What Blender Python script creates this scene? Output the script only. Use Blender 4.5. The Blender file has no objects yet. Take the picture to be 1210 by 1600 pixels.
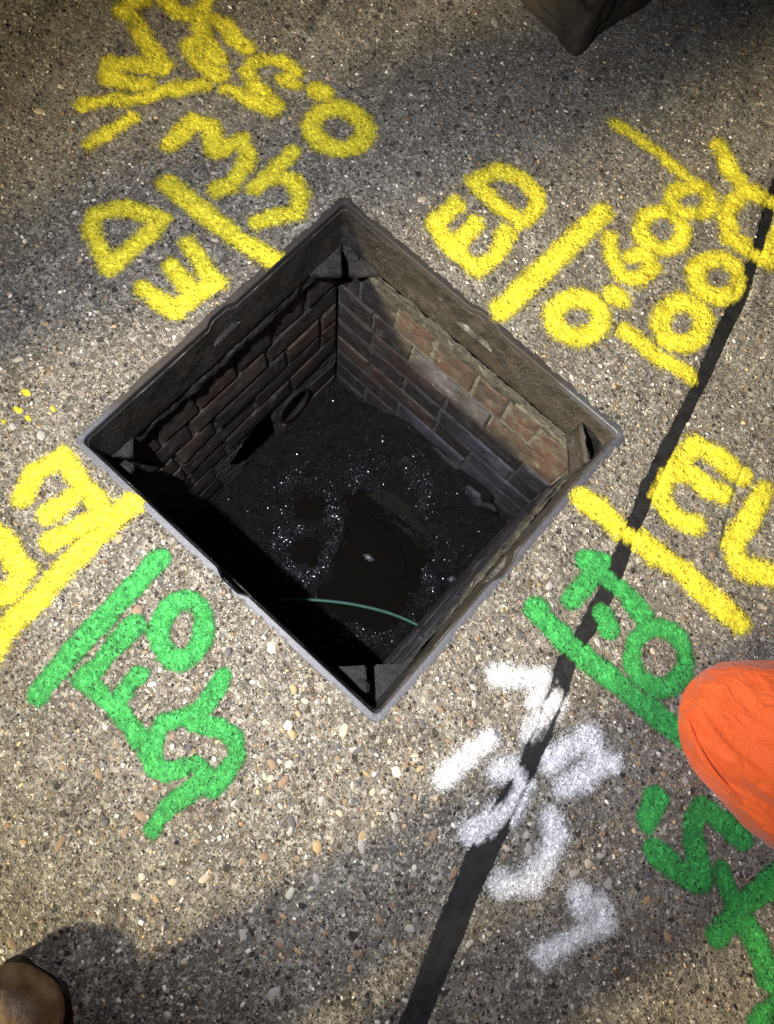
import bpy, bmesh, math, random
import numpy as np
from mathutils import Vector, Matrix, noise as mnoise
random.seed(11); rng = np.random.default_rng(7)
D = bpy.data; SC = bpy.context.scene; COL = SC.collection
R = math.radians

# ------------------------------------------------------------------ camera
CAMLOC = (0.222, -0.309, 1.082); CAMROT = (0.228, -0.080, 0.731)
cam = D.cameras.new('camera'); cam.sensor_fit = 'VERTICAL'; cam.sensor_height = 24; cam.sensor_width = 18
cam.lens = 24*1077.7/1600; cam.clip_start = 0.02; cam.clip_end = 200
co = D.objects.new('camera', cam); COL.objects.link(co); co.location = CAMLOC; co.rotation_euler = CAMROT
SC.camera = co
# ------------------------------------------------------------------ night sky
w = D.worlds.new('World'); SC.world = w; w.use_nodes = True
bg = w.node_tree.nodes['Background']
sk = w.node_tree.nodes.new('ShaderNodeTexSky'); sk.sky_type = 'NISHITA'; sk.sun_disc = False
sk.sun_elevation = R(-4.0); sk.sun_rotation = R(160)
w.node_tree.links.new(sk.outputs[0], bg.inputs[0]); bg.inputs[1].default_value = 0.10
# ------------------------------------------------------------------ lamps: a site floodlight and a hand torch
def spot(name, loc, target, watts, color, size, blend, radius):
    l = D.lights.new(name, 'SPOT'); l.energy = watts; l.color = color
    l.spot_size = R(size); l.spot_blend = blend; l.shadow_soft_size = radius
    o = D.objects.new(name, l); COL.objects.link(o); o.location = loc
    o.rotation_euler = (Vector(target)-Vector(loc)).to_track_quat('-Z', 'Y').to_euler()
    return o
FLOOD_DIR = Vector((-0.34, -0.94, 0)).normalized()
FLOOD_LOC = Vector((0.1, 0.1, 0)) + FLOOD_DIR*12. + Vector((0, 0, 5.9))
spot('floodlight_beam', FLOOD_LOC, (0.2, -.15, 0), 21500, (1.0, .86, .54), 14.5, 1.0, .48)
TORCH_LOC = (-0.10, -0.48, 1.15)
spot('torch_beam', TORCH_LOC, (0.08, -.05, 0), 215, (.92, .93, .99), 86, 1.0, .012)
# ------------------------------------------------------------------ colour management
SC.view_settings.view_transform = 'Standard'; SC.view_settings.look = 'None'
SC.view_settings.gamma = 1; SC.view_settings.use_curve_mapping = False; SC.view_settings.exposure = 0.0

# ------------------------------------------------------------------ helpers
CX, CY, FPX = 605., 800., 1077.7
CM = Matrix.Identity(3)
from mathutils import Euler
CM = np.array(Euler(CAMROT, 'XYZ').to_matrix()); CL = np.array(CAMLOC)
def G(px, py, z=0.0):
    d = CM @ np.array([(px-CX)/FPX, -(py-CY)/FPX, -1.]); p = CL + d*(z-CL[2])/d[2]
    return (float(p[0]), float(p[1]))
def link(o, parent=None):
    COL.objects.link(o)
    if parent: o.parent = parent
    return o
def tag(o, label=None, cat=None, group=None, kind=None):
    if label: o['label'] = label
    if cat: o['category'] = cat
    if group: o['group'] = group
    if kind: o['kind'] = kind
    return o
def empty(name, loc=(0, 0, 0), rz=0):
    o = D.objects.new(name, None); o.location = loc; o.rotation_euler = (0, 0, rz); o.empty_display_size = .05
    return link(o)
def mesh_np(name, V, F, mat, parent=None, smooth=True, attrs=None):
    V = np.asarray(V, np.float32); F = np.asarray(F, np.int32); n = F.shape[1]
    me = D.meshes.new(name)
    me.vertices.add(len(V)); me.vertices.foreach_set('co', V.ravel())
    me.loops.add(F.size); me.loops.foreach_set('vertex_index', F.ravel())
    me.polygons.add(len(F)); me.polygons.foreach_set('loop_start', np.arange(0, F.size, n, dtype=np.int32))
    me.polygons.foreach_set('loop_total', np.full(len(F), n, np.int32))
    me.update(calc_edges=True)
    me.polygons.foreach_set('use_smooth', np.full(len(F), smooth))
    if attrs:
        for k, (typ, a) in attrs.items():
            at = me.attributes.new(k, typ, 'POINT')
            at.data.foreach_set('color' if typ == 'FLOAT_COLOR' else 'value', np.asarray(a, np.float32).ravel())
    me.materials.append(mat)
    o = D.objects.new(name, me); link(o, parent); return o
def bm_obj(name, bm, mat, parent=None, smooth=True):
    me = D.meshes.new(name); bm.normal_update(); bm.to_mesh(me); bm.free()
    if smooth:
        for p in me.polygons: p.use_smooth = True
    me.materials.append(mat); o = D.objects.new(name, me); return link(o, parent)
def vnoise(x, y, scale, seed=0):
    """smooth value noise in -1..1"""
    x = x*scale+1000; y = y*scale+1000
    xi = np.floor(x).astype(np.int64); yi = np.floor(y).astype(np.int64)
    fx = x-xi; fy = y-yi; fx = fx*fx*(3-2*fx); fy = fy*fy*(3-2*fy)
    def h(a, b):
        v = (a*374761393 + b*668265263 + seed*1442695041) & 0xffffffff
        v = ((v ^ (v >> 13))*1274126177) & 0xffffffff
        return ((v ^ (v >> 16)) & 0xffff)/32767.5-1
    return (h(xi, yi)*(1-fx)+h(xi+1, yi)*fx)*(1-fy)+(h(xi, yi+1)*(1-fx)+h(xi+1, yi+1)*fx)*fy
def seg_dist(X, Y, pts):
    d = np.full(X.shape, 9.)
    for (ax, ay), (bx, by) in zip(pts[:-1], pts[1:]):
        dx, dy = bx-ax, by-ay; L = dx*dx+dy*dy+1e-12
        t = np.clip(((X-ax)*dx+(Y-ay)*dy)/L, 0, 1)
        d = np.minimum(d, np.hypot(X-ax-t*dx, Y-ay-t*dy))
    return d

# ------------------------------------------------------------------ node materials
class NM:
    def __init__(s, name):
        s.m = D.materials.new(name); s.m.use_nodes = True; s.t = s.m.node_tree
        s.p = s.t.nodes['Principled BSDF']; s.o = s.t.nodes['Material Output']
        s.tc = s.t.nodes.new('ShaderNodeTexCoord').outputs['Object']
    def n(s, typ, **k):
        x = s.t.nodes.new('ShaderNode'+typ)
        for a, b in k.items():
            if a.startswith('i_'):
                key = a[2:]; key = int(key) if key.isdigit() else key.replace('_', ' ')
                s.set(x.inputs[key], b)
            else: setattr(x, a, b)
        return x
    def set(s, inp, v):
        if isinstance(v, bpy.types.NodeSocket): s.t.links.new(v, inp)
        else: inp.default_value = (*v, 1) if isinstance(v, tuple) and len(v) == 3 and inp.type == 'RGBA' else v
    def noise(s, scale, detail=3, rough=.55, vec=None, dim='3D'):
        return s.n('TexNoise', i_Vector=vec or s.tc, i_Scale=scale, i_Detail=detail, i_Roughness=rough).outputs['Fac']
    def vor(s, scale, vec=None, feature='F1', rnd=1.):
        return s.n('TexVoronoi', feature=feature, i_Vector=vec or s.tc, i_Scale=scale, i_Randomness=rnd)
    def math(s, op, a, b=0., c=None, clamp=False):
        x = s.n('Math', operation=op, use_clamp=clamp); s.set(x.inputs[0], a); s.set(x.inputs[1], b)
        if c is not None: s.set(x.inputs[2], c)
        return x.outputs[0]
    def map(s, v, a, b, c=0., d=1., smooth=False):
        x = s.n('MapRange', interpolation_type='SMOOTHSTEP' if smooth else 'LINEAR')
        for i, q in enumerate((v, a, b, c, d)): s.set(x.inputs[i], q)
        return x.outputs[0]
    def ramp(s, v, stops, const=False):
        x = s.n('ValToRGB'); s.t.links.new(v, x.inputs[0]); cr = x.color_ramp
        if const: cr.interpolation = 'CONSTANT'
        while len(cr.elements) < len(stops): cr.elements.new(.5)
        for e, (p, c) in zip(cr.elements, stops): e.position = p; e.color = (*c, 1)
        return x.outputs[0]
    def mix(s, f, a, b, typ='MIX'):
        x = s.n('Mix', data_type='RGBA', blend_type=typ)
        s.set(x.inputs[0], f); s.set(x.inputs[6], a); s.set(x.inputs[7], b); return x.outputs[2]
    def bump(s, h, dist, strength=1., normal=None):
        x = s.n('Bump', i_Strength=strength, i_Distance=dist, i_Height=h)
        if normal: s.t.links.new(normal, x.inputs['Normal'])
        return x.outputs[0]
    def fin(s, col=None, rough=None, normal=None, **k):
        if col is not None: s.set(s.p.inputs['Base Color'], col)
        if rough is not None: s.set(s.p.inputs['Roughness'], rough)
        if normal is not None: s.t.links.new(normal, s.p.inputs['Normal'])
        for a, b in k.items(): s.set(s.p.inputs[a.replace('_', ' ')], b)
        return s.m

STONE = [(0, (.16, .11, .065)), (.13, (.30, .24, .16)), (.26, (.05, .045, .042)), (.38, (.30, .285, .25)), (.5, (.11, .078, .052)),
         (.6, (.52, .48, .40)), (.7, (.16, .15, .15)), (.8, (.33, .25, .14)), (.9, (.60, .58, .52))]
def aggregate(m):
    """returns colour, height, pit mask of the exposed aggregate concrete"""
    wv = m.n('TexNoise', i_Vector=m.tc, i_Scale=90., i_Detail=2.).outputs['Color']
    wm = m.n('VectorMath', operation='SCALE'); m.set(wm.inputs[0], wv); m.set(wm.inputs['Scale'], .009)
    vec = m.n('VectorMath', operation='ADD'); m.set(vec.inputs[0], m.tc); m.set(vec.inputs[1], wm.outputs[0]); vec = vec.outputs[0]
    cement = m.ramp(m.noise(34., 6, .8), [(.30, (.16, .145, .12)), (.48, (.35, .33, .285)), (.66, (.52, .50, .44))])
    cement = m.mix(m.map(m.noise(420., 2, .8), .3, .7), m.mix(.5, cement, (.11, .095, .08)), cement)
    d1 = m.n('VectorMath', operation='DOT_PRODUCT'); m.set(d1.inputs[0], m.tc); d1.inputs[1].default_value = (-.33, .94, 0)
    d2 = m.n('VectorMath', operation='DOT_PRODUCT'); m.set(d2.inputs[0], m.tc); d2.inputs[1].default_value = (.94, .33, 0)
    cv = m.n('CombineXYZ'); m.set(cv.inputs[0], m.math('MULTIPLY', d1.outputs['Value'], 6.)); m.set(cv.inputs[1], m.math('MULTIPLY', d2.outputs['Value'], 40.))
    groove = m.map(m.noise(1., 4, .6, vec=cv.outputs[0]), .46, .64)
    cement = m.mix(m.math('MULTIPLY', groove, .42), cement, (.115, .095, .085))
    blot = m.map(m.noise(9., 5, .7), .40, .62)
    cement = m.mix(m.math('MULTIPLY', blot, .30), cement, (.14, .115, .10))
    h = m.math('ADD', m.math('MULTIPLY', m.noise(300., 4, .75), .8), m.math('MULTIPLY', m.noise(75., 4, .7), 1.3))
    gaps = m.map(m.noise(135., 6, .78, vec=vec), .47, .60, 0., 1.)
    gaps = m.math('MULTIPLY', gaps, m.map(m.noise(11., 4, .7), .34, .60, .45, 1.))
    cement = m.mix(m.math('MULTIPLY', gaps, .82), cement, (.085, .070, .055))
    h = m.math('SUBTRACT', h, m.math('MULTIPLY', gaps, .9))
    col = cement
    for sc, keep, rad, hh in ((560., .35, .40, .25), (270., .45, .42, .5), (125., .52, .40, .9), (62., .70, .36, 1.3)):
        v = m.vor(sc, vec); sep = m.n('SeparateColor', i_Color=v.outputs['Color'])
        pick = m.math('GREATER_THAN', sep.outputs[0], keep)
        rr = m.map(sep.outputs[1], 0., 1., rad*.55, rad*1.1)
        body = m.map(v.outputs['Distance'], rr, m.math('MULTIPLY', rr, .80), 0., 1., True)
        mask = m.math('MULTIPLY', pick, body)
        sc_ = m.ramp(sep.outputs[2], STONE, True)
        sc_ = m.mix(m.map(m.noise(300., 3), .3, .7), m.mix(.35, sc_, (.05, .04, .035)), sc_)
        col = m.mix(mask, col, sc_)
        h = m.math('ADD', h, m.math('MULTIPLY', mask, hh*.42))
    v = m.vor(105., vec); sep = m.n('SeparateColor', i_Color=v.outputs['Color'])
    pit = m.math('MULTIPLY', m.math('GREATER_THAN', m.math('ADD', sep.outputs[0], m.map(m.noise(13., 2), .3, .7, -.25, .18)), .80), m.map(v.outputs['Distance'], .36, .22, 0., 1., True))
    v = m.vor(240., vec); sep = m.n('SeparateColor', i_Color=v.outputs['Color'])
    pit2 = m.math('MULTIPLY', m.math('GREATER_THAN', sep.outputs[1], .72), m.map(v.outputs['Distance'], .42, .25, 0., 1., True))
    pit = m.math('MAXIMUM', pit, pit2)
    col = m.mix(pit, col, (.032, .026, .024))
    h = m.math('SUBTRACT', h, m.math('MULTIPLY', pit, 1.3))
    return col, h, pit

def mat_ground():
    m = NM('aggregate_concrete'); col, h, pit = aggregate(m)
    return m.fin(col, m.map(m.noise(200., 2), .3, .7, .45, .85), m.bump(h, .0042, 1.), Specular_IOR_Level=.5)
M_GROUND = mat_ground()

def mat_paint(name, c1, c2, rough=.6, soft=.5, pits=.85, lo=.22, hi=.66):
    m = NM(name); col, h, pit = aggregate(m)
    cov = m.n('Attribute', attribute_name='coverage').outputs['Fac']
    oj = m.n('Attribute', attribute_name='on_tar').outputs['Fac']; amp = m.map(oj, 0., 1., 1., .25)
    n1 = m.noise(430., 3, .7); n2 = m.noise(95., 3, .6)
    e = m.math('ADD', cov, m.math('ADD', m.math('MULTIPLY', m.math('MULTIPLY', m.math('SUBTRACT', n1, .5), amp), soft*3.0), m.math('MULTIPLY', m.math('SUBTRACT', n2, .5), soft*1.1)))
    a = m.map(e, lo, hi, 0., 1., True)
    a = m.math('MULTIPLY', a, m.math('SUBTRACT', 1., m.math('MULTIPLY', pit, pits)))
    pc = m.mix(m.map(m.noise(70., 4, .7), .32, .7), c1, c2)
    thin = m.map(cov, .45, 1.1, .60, .03)
    pc = m.mix(thin, pc, m.mix(.5, pc, col, 'MULTIPLY'))
    pc = m.mix(m.map(m.noise(520., 2, .7), .56, .74, 0., .45), pc, m.mix(1., pc, (.35, .30, .26), 'MULTIPLY'))
    m.fin(pc, rough, m.bump(h, .0021, 1.), Specular_IOR_Level=.4)
    tr = m.n('BsdfTransparent'); mx = m.n('MixShader'); m.set(mx.inputs[0], a)
    m.t.links.new(tr.outputs[0], mx.inputs[1]); m.t.links.new(m.p.outputs[0], mx.inputs[2]); m.t.links.new(mx.outputs[0], m.o.inputs[0])
    return m.m
M_YEL = mat_paint('yellow_spray_paint', (.74, .60, .02), (.86, .80, .06), soft=.66, pits=.4, lo=.26, hi=.74)
M_GRN = mat_paint('green_spray_paint', (.022, .23, .05), (.045, .40, .085), soft=.62, pits=.6)
M_WHT = mat_paint('white_spray_paint', (.68, .69, .74), (.82, .83, .87), soft=.60, pits=.15, lo=.12, hi=.64)

def simple(name, ca, cb, scale, rough, bump=.0, bscale=None, spec=.5, metal=0., rough2=None, det=4):
    m = NM(name); col = m.ramp(m.noise(scale, det, .65), [(.3, ca), (.7, cb)])
    nb = m.bump(m.noise(bscale or scale*3, 5, .65), bump) if bump else None
    r = m.map(m.noise(scale*2.3, 3), .3, .7, rough, rough2 if rough2 is not None else rough)
    return m.fin(col, r, nb, Specular_IOR_Level=spec, Metallic=metal)
def mat_brick(name, ca, cb, grime, gr):
    m = NM(name); oi = m.n('ObjectInfo').outputs['Random']
    col = m.ramp(m.noise(38., 5, .7), [(.3, ca), (.7, cb)])
    col = m.mix(m.math('MULTIPLY', oi, .55), col, m.mix(.6, col, (.02, .018, .018)))
    geo = m.n('NewGeometry').outputs['Position']
    g = m.map(m.noise(17., 5, .75, vec=geo), .44, .62)
    col = m.mix(m.math('MULTIPLY', g, gr), col, grime)
    sm = m.map(m.noise(33., 6, .8, vec=geo), .56, .64); col = m.mix(m.math('MULTIPLY', sm, .75), col, (.17, .16, .135))
    dk = m.map(m.noise(9., 5, .75, vec=geo), .40, .62); col = m.mix(m.math('MULTIPLY', dk, .8), col, (.016, .014, .013))
    h = m.math('ADD', m.noise(160., 5, .7), m.math('MULTIPLY', m.noise(30., 3), 1.3))
    return m.fin(col, m.map(m.noise(50., 3), .3, .7, .38, .8), m.bump(h, .0060), Specular_IOR_Level=.5)
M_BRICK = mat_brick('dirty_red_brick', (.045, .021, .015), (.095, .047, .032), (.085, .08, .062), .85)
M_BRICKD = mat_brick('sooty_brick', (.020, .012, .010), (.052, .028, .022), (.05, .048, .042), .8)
M_BRICKB = mat_brick('cool_lit_brick', (.06, .056, .072), (.125, .115, .14), (.035, .033, .04), .8)  # bluish tint puts the torch's cool light into the brick colour
M_MORTAR = simple('old_mortar', (.020, .019, .016), (.105, .10, .082), 45., .7, .004, 150., rough2=.95)
M_MORTAR_R = simple('rough_mortar_bed', (.008, .0075, .0065), (.055, .050, .040), 60., .4, .009, 110., rough2=.9)
def mat_rim():
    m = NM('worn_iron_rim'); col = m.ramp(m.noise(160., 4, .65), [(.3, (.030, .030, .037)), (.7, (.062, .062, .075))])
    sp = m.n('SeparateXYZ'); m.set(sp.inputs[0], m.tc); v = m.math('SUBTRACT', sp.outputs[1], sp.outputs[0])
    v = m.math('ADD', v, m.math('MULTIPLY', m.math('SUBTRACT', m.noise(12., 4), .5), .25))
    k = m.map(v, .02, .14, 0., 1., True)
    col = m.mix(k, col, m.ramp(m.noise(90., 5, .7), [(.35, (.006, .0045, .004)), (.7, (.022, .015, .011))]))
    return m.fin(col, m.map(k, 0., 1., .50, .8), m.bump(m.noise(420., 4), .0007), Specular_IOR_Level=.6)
M_IRON = mat_rim()
def mat_cast():
    m = NM('wet_cast_iron'); n = m.noise(30., 5, .7)
    col = m.ramp(n, [(.3, (.016, .014, .012)), (.52, (.036, .032, .027)), (.72, (.058, .042, .030))])
    st = m.n('VectorMath', operation='MULTIPLY'); m.set(st.inputs[0], m.tc); st.inputs[1].default_value = (260, 260, 120)
    h = m.n('TexNoise', i_Vector=st.outputs[0], i_Scale=1., i_Detail=5., i_Roughness=.65).outputs['Fac']
    mask = m.map(m.noise(9., 3), .40, .55, .12, 1.)
    return m.fin(col, m.map(m.noise(24., 4), .35, .65, .24, .5), m.bump(m.math('MULTIPLY', h, mask), .010), Specular_IOR_Level=.7, Metallic=.15)
M_CAST = mat_cast()
M_PLATE = simple('dirty_iron_plate', (.006, .0055, .005), (.026, .023, .020), 70., .55, .004, 160., .35, .0, .8)
def mat_silt():
    m = NM('wet_black_silt')
    v = m.vor(230.); sep = m.n('SeparateColor', i_Color=v.outputs['Color'])
    col = m.ramp(m.noise(60., 5, .7), [(.3, (.002, .002, .0025)), (.55, (.006, .006, .0065)), (.75, (.016, .015, .014))])
    h = m.math('ADD', m.noise(150., 5, .75), m.math('MULTIPLY', m.math('SUBTRACT', 1., v.outputs['Distance']), .8))
    return m.fin(col, m.map(m.noise(40., 3), .35, .65, .28, .6), m.bump(h, .006), Specular_IOR_Level=.28)
M_SILT = mat_silt()
M_WATER = NM('black_standing_water'); M_WATER = M_WATER.fin((.006, .005, .004), .05, M_WATER.bump(M_WATER.noise(22., 3), .0012), Specular_IOR_Level=.2)
M_TAR = NM('joint_sealant'); M_TAR = M_TAR.fin(M_TAR.ramp(M_TAR.noise(60., 5, .7), [(.3, (.005, .005, .0055)), (.7, (.014, .0138, .0140))]),
        M_TAR.map(M_TAR.noise(30., 3), .3, .7, .5, .75), M_TAR.bump(M_TAR.noise(140., 4, .6), .0010), Specular_IOR_Level=.18)
M_SOIL = simple('dark_soil', (.004, .004, .004), (.02, .018, .016), 30., .9, .01)
M_RUST = simple('rusty_iron', (.06, .03, .018), (.16, .075, .035), 70., .5, .002, 260., .4, .2, .8)
M_CABLE = simple('green_cable_sheath', (.02, .07, .055), (.04, .12, .09), 60., .6, .0004, 200.)
M_WIRE = simple('black_wire', (.003, .003, .003), (.008, .008, .008), 60., .9, spec=.03)
M_PEBS = [simple('pebble_'+n, a, b, 110., .4, .0004, 300., rough2=.75) for n, a, b in (
    ('ochre', (.16, .10, .045), (.33, .235, .12)), ('brown', (.09, .055, .035), (.21, .14, .085)), ('black', (.025, .024, .026), (.07, .065, .065)),
    ('grey', (.16, .15, .14), (.30, .28, .26)), ('cream', (.26, .24, .19), (.44, .41, .34)), ('tan', (.22, .18, .13), (.38, .32, .24)))]
mm = NM('mixed_grit'); mm.fin(mm.n('Attribute', attribute_name='tint').outputs['Color'], .6); M_GRIT = mm.m

# ------------------------------------------------------------------ joint between the slabs: rows of (left, right) edges
JOINT = [(200, 1240, 1256), (300, 1203, 1217), (400, 1171, 1194), (470, 1141, 1166), (520, 1118, 1140), (600, 1082, 1106), (700, 1030, 1058), (760, 1002, 1031),
         (830, 972, 1001), (900, 944, 975), (960, 914, 948), (1040, 868, 901), (1080, 857, 890), (1150, 824, 868), (1220, 794, 836), (1300, 747, 791),
         (1400, 707, 746), (1500, 664, 706), (1600, 624, 668), (1750, 560, 606), (1900, 500, 546)]
JL = [G(l, y) for y, l, r in JOINT]; JR = [G(r, y) for y, l, r in JOINT]
_jf = [.62 if y < 720 else (.85 if y < 1000 else 1.) for y, l, r in JOINT]
JC = [((a[0]+b[0])/2, (a[1]+b[1])/2) for a, b in zip(JL, JR)]
JWD = [math.hypot(a[0]-b[0], a[1]-b[1])/2*.70*k_ for a, b, k_ in zip(JL, JR, _jf)]
def joint_coords(X, Y):
    """signed offset across the joint (right positive) and its local half width"""
    best = np.full(X.shape, 9.); sg = np.zeros(X.shape); hw = np.zeros(X.shape)
    for i in range(len(JC)-1):
        (ax, ay), (bx, by) = JC[i], JC[i+1]; dx, dy = bx-ax, by-ay; L = dx*dx+dy*dy
        t = np.clip(((X-ax)*dx+(Y-ay)*dy)/L, 0, 1); qx = X-ax-t*dx; qy = Y-ay-t*dy; d = np.hypot(qx, qy)
        c = (dx*qy-dy*qx) > 0       # left of travel direction (down the picture) = right in the picture
        k = d < best
        best = np.where(k, d, best); sg = np.where(k, np.where(c, 1., -1.), sg); hw = np.where(k, JWD[i]*(1-t)+JWD[i+1]*t, hw)
    hw = hw*(1+.30*vnoise(X, Y, 9, 14)+.14*vnoise(X, Y, 33, 15))
    return best*sg, hw

FX, FY = .330, .3217           # half sizes of the iron frame
# ------------------------------------------------------------------ the ground as one fine sheet
ST = .0026
poly = [(-1.30, .17), (-.02, 1.52), (1.28, -.25), (.22, -1.18)]
xs = np.arange(-1.32, 1.30, ST); ys = np.arange(-1.20, 1.54, ST)
GX, GY = np.meshgrid(xs, ys, indexing='ij')
jd, jhw = joint_coords(GX, GY)
def height(X, Y, jd, jhw):
    h = .0011*vnoise(X, Y, 22, 1) + .0011*vnoise(X, Y, 60, 2) + .0008*vnoise(X, Y, 140, 3) + .0005*vnoise(X, Y, 300, 4)
    h += .0025*vnoise(X, Y, 3.1, 9)
    uu, vv = -.33*X+.94*Y, .94*X+.33*Y
    h += .0048*vnoise(uu*.14, vv, 38, 12)*np.clip(.5+.7*vnoise(X, Y, 2.2, 13)+.5*(np.hypot(X, Y)-.6), .12, 1)
    pits = vnoise(X, Y, 95, 5)*.6+vnoise(X, Y, 190, 6)*.4
    h -= .0035*np.clip((pits-.50)/.25, 0, 1)
    return h
H0 = height(GX, GY, jd, jhw)
rim = np.maximum(np.abs(GX)-FX, np.abs(GY)-FY)          # distance outwards from the frame edge
k = np.clip(1-np.abs(rim)/.05, 0, 1); H0 = H0*(1-.6*k)+.0010*k
wob = .0016*vnoise(GX, GY, 45, 8)+.0010*vnoise(GX, GY, 130, 11)
edge = np.abs(jd)-jhw-wob
HG = H0 - .010*np.clip((.0035-edge)/.004, 0, 1)
crack = np.clip(1-np.abs(jd-jhw-.003-wob)/.004, 0, 1)
HG -= .009*crack
HG -= .0035*np.clip(1-np.abs(edge-.003)/.006, 0, 1)
# second faint crack near the right hand edge of the picture
ck = [G(x, y) for x, y in ((1185, 680), (1166, 720), (1150, 760), (1137, 810), (1128, 850), (1122, 868))]
HG -= .005*np.clip(1-seg_dist(GX, GY, ck)/.0035, 0, 1)
def inpoly(X, Y):
    ok = np.ones(X.shape, bool)
    for (ax, ay), (bx, by) in zip(poly, poly[1:]+poly[:1]):
        ok &= ((bx-ax)*(Y-ay)-(by-ay)*(X-ax)) < 0
    return ok
nx, ny = GX.shape
idx = np.arange(nx*ny).reshape(nx, ny)
def grid_faces(keep):
    """keep: boolean per cell (nx-1, ny-1)"""
    i, j = np.nonzero(keep)
    return np.stack([idx[i, j], idx[i+1, j], idx[i+1, j+1], idx[i, j+1]], 1)
def grid_mesh(name, keep, Z, mat, parent=None, cov=None, tar=None):
    F = grid_faces(keep); u, inv = np.unique(F, return_inverse=True)
    V = np.stack([GX.ravel()[u], GY.ravel()[u], Z.ravel()[u]], 1)
    at = {'coverage': ('FLOAT', cov.ravel()[u])} if cov is not None else None
    if tar is not None: at['on_tar'] = ('FLOAT', tar.ravel()[u])
    return mesh_np(name, V, inv.reshape(F.shape), mat, parent, True, at)
cc = lambda A: (A[:-1, :-1]+A[1:, 1:])*.5
cX, cY = cc(GX), cc(GY)
def rrdist(X, Y, a, b, r):
    qx = np.abs(X)-(a-r); qy = np.abs(Y)-(b-r)
    return np.hypot(np.maximum(qx, 0), np.maximum(qy, 0))+np.minimum(np.maximum(qx, qy), 0)-r
crim = rrdist(cX, cY, FX, FY, .020)
jag = .0022*vnoise(cX, cY, 60, 21)+.0018*vnoise(cX, cY, 170, 22)
ground = grid_mesh('pavement', inpoly(cX, cY) & (crim > -.0015+jag), HG, M_GROUND)
tag(ground, 'grey brown exposed aggregate concrete pavement around the open manhole', kind='structure')
# wide ground beyond
bm = bmesh.new(); B = 30.
for (x0, x1, y0, y1) in ((-B, -.42, -B, B), (.42, B, -B, B), (-.42, .42, -B, -.42), (-.42, .42, .42, B)):
    bm.faces.new([bm.verts.new(v) for v in ((x0, y0, -.013), (x1, y0, -.013), (x1, y1, -.013), (x0, y1, -.013))])
o = bm_obj('ground', bm, M_GROUND, None, False); tag(o, 'wide concrete yard beyond the manhole', kind='structure')

# ------------------------------------------------------------------ black sealant in the joint
HS = -.0032+.0008*vnoise(GX, GY, 12, 31)+.0002*vnoise(GX, GY, 90, 32) - .003*0
cjd, cjw = cc(jd), cc(jhw)
seal = grid_mesh('joint_sealant', inpoly(cX, cY) & (np.abs(cjd) < cjw+.0065) & (crim > 0), HS, M_TAR)
tag(seal, 'black bitumen strip filling the long diagonal joint between the concrete slabs', 'joint sealant')
SURF = np.where(edge < .0075, np.maximum(HS, HG), HG)
inrim = (rrdist(GX, GY, FX, FY, .020) < -.0005)
SURF = np.where(inrim, .0012, SURF)

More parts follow.
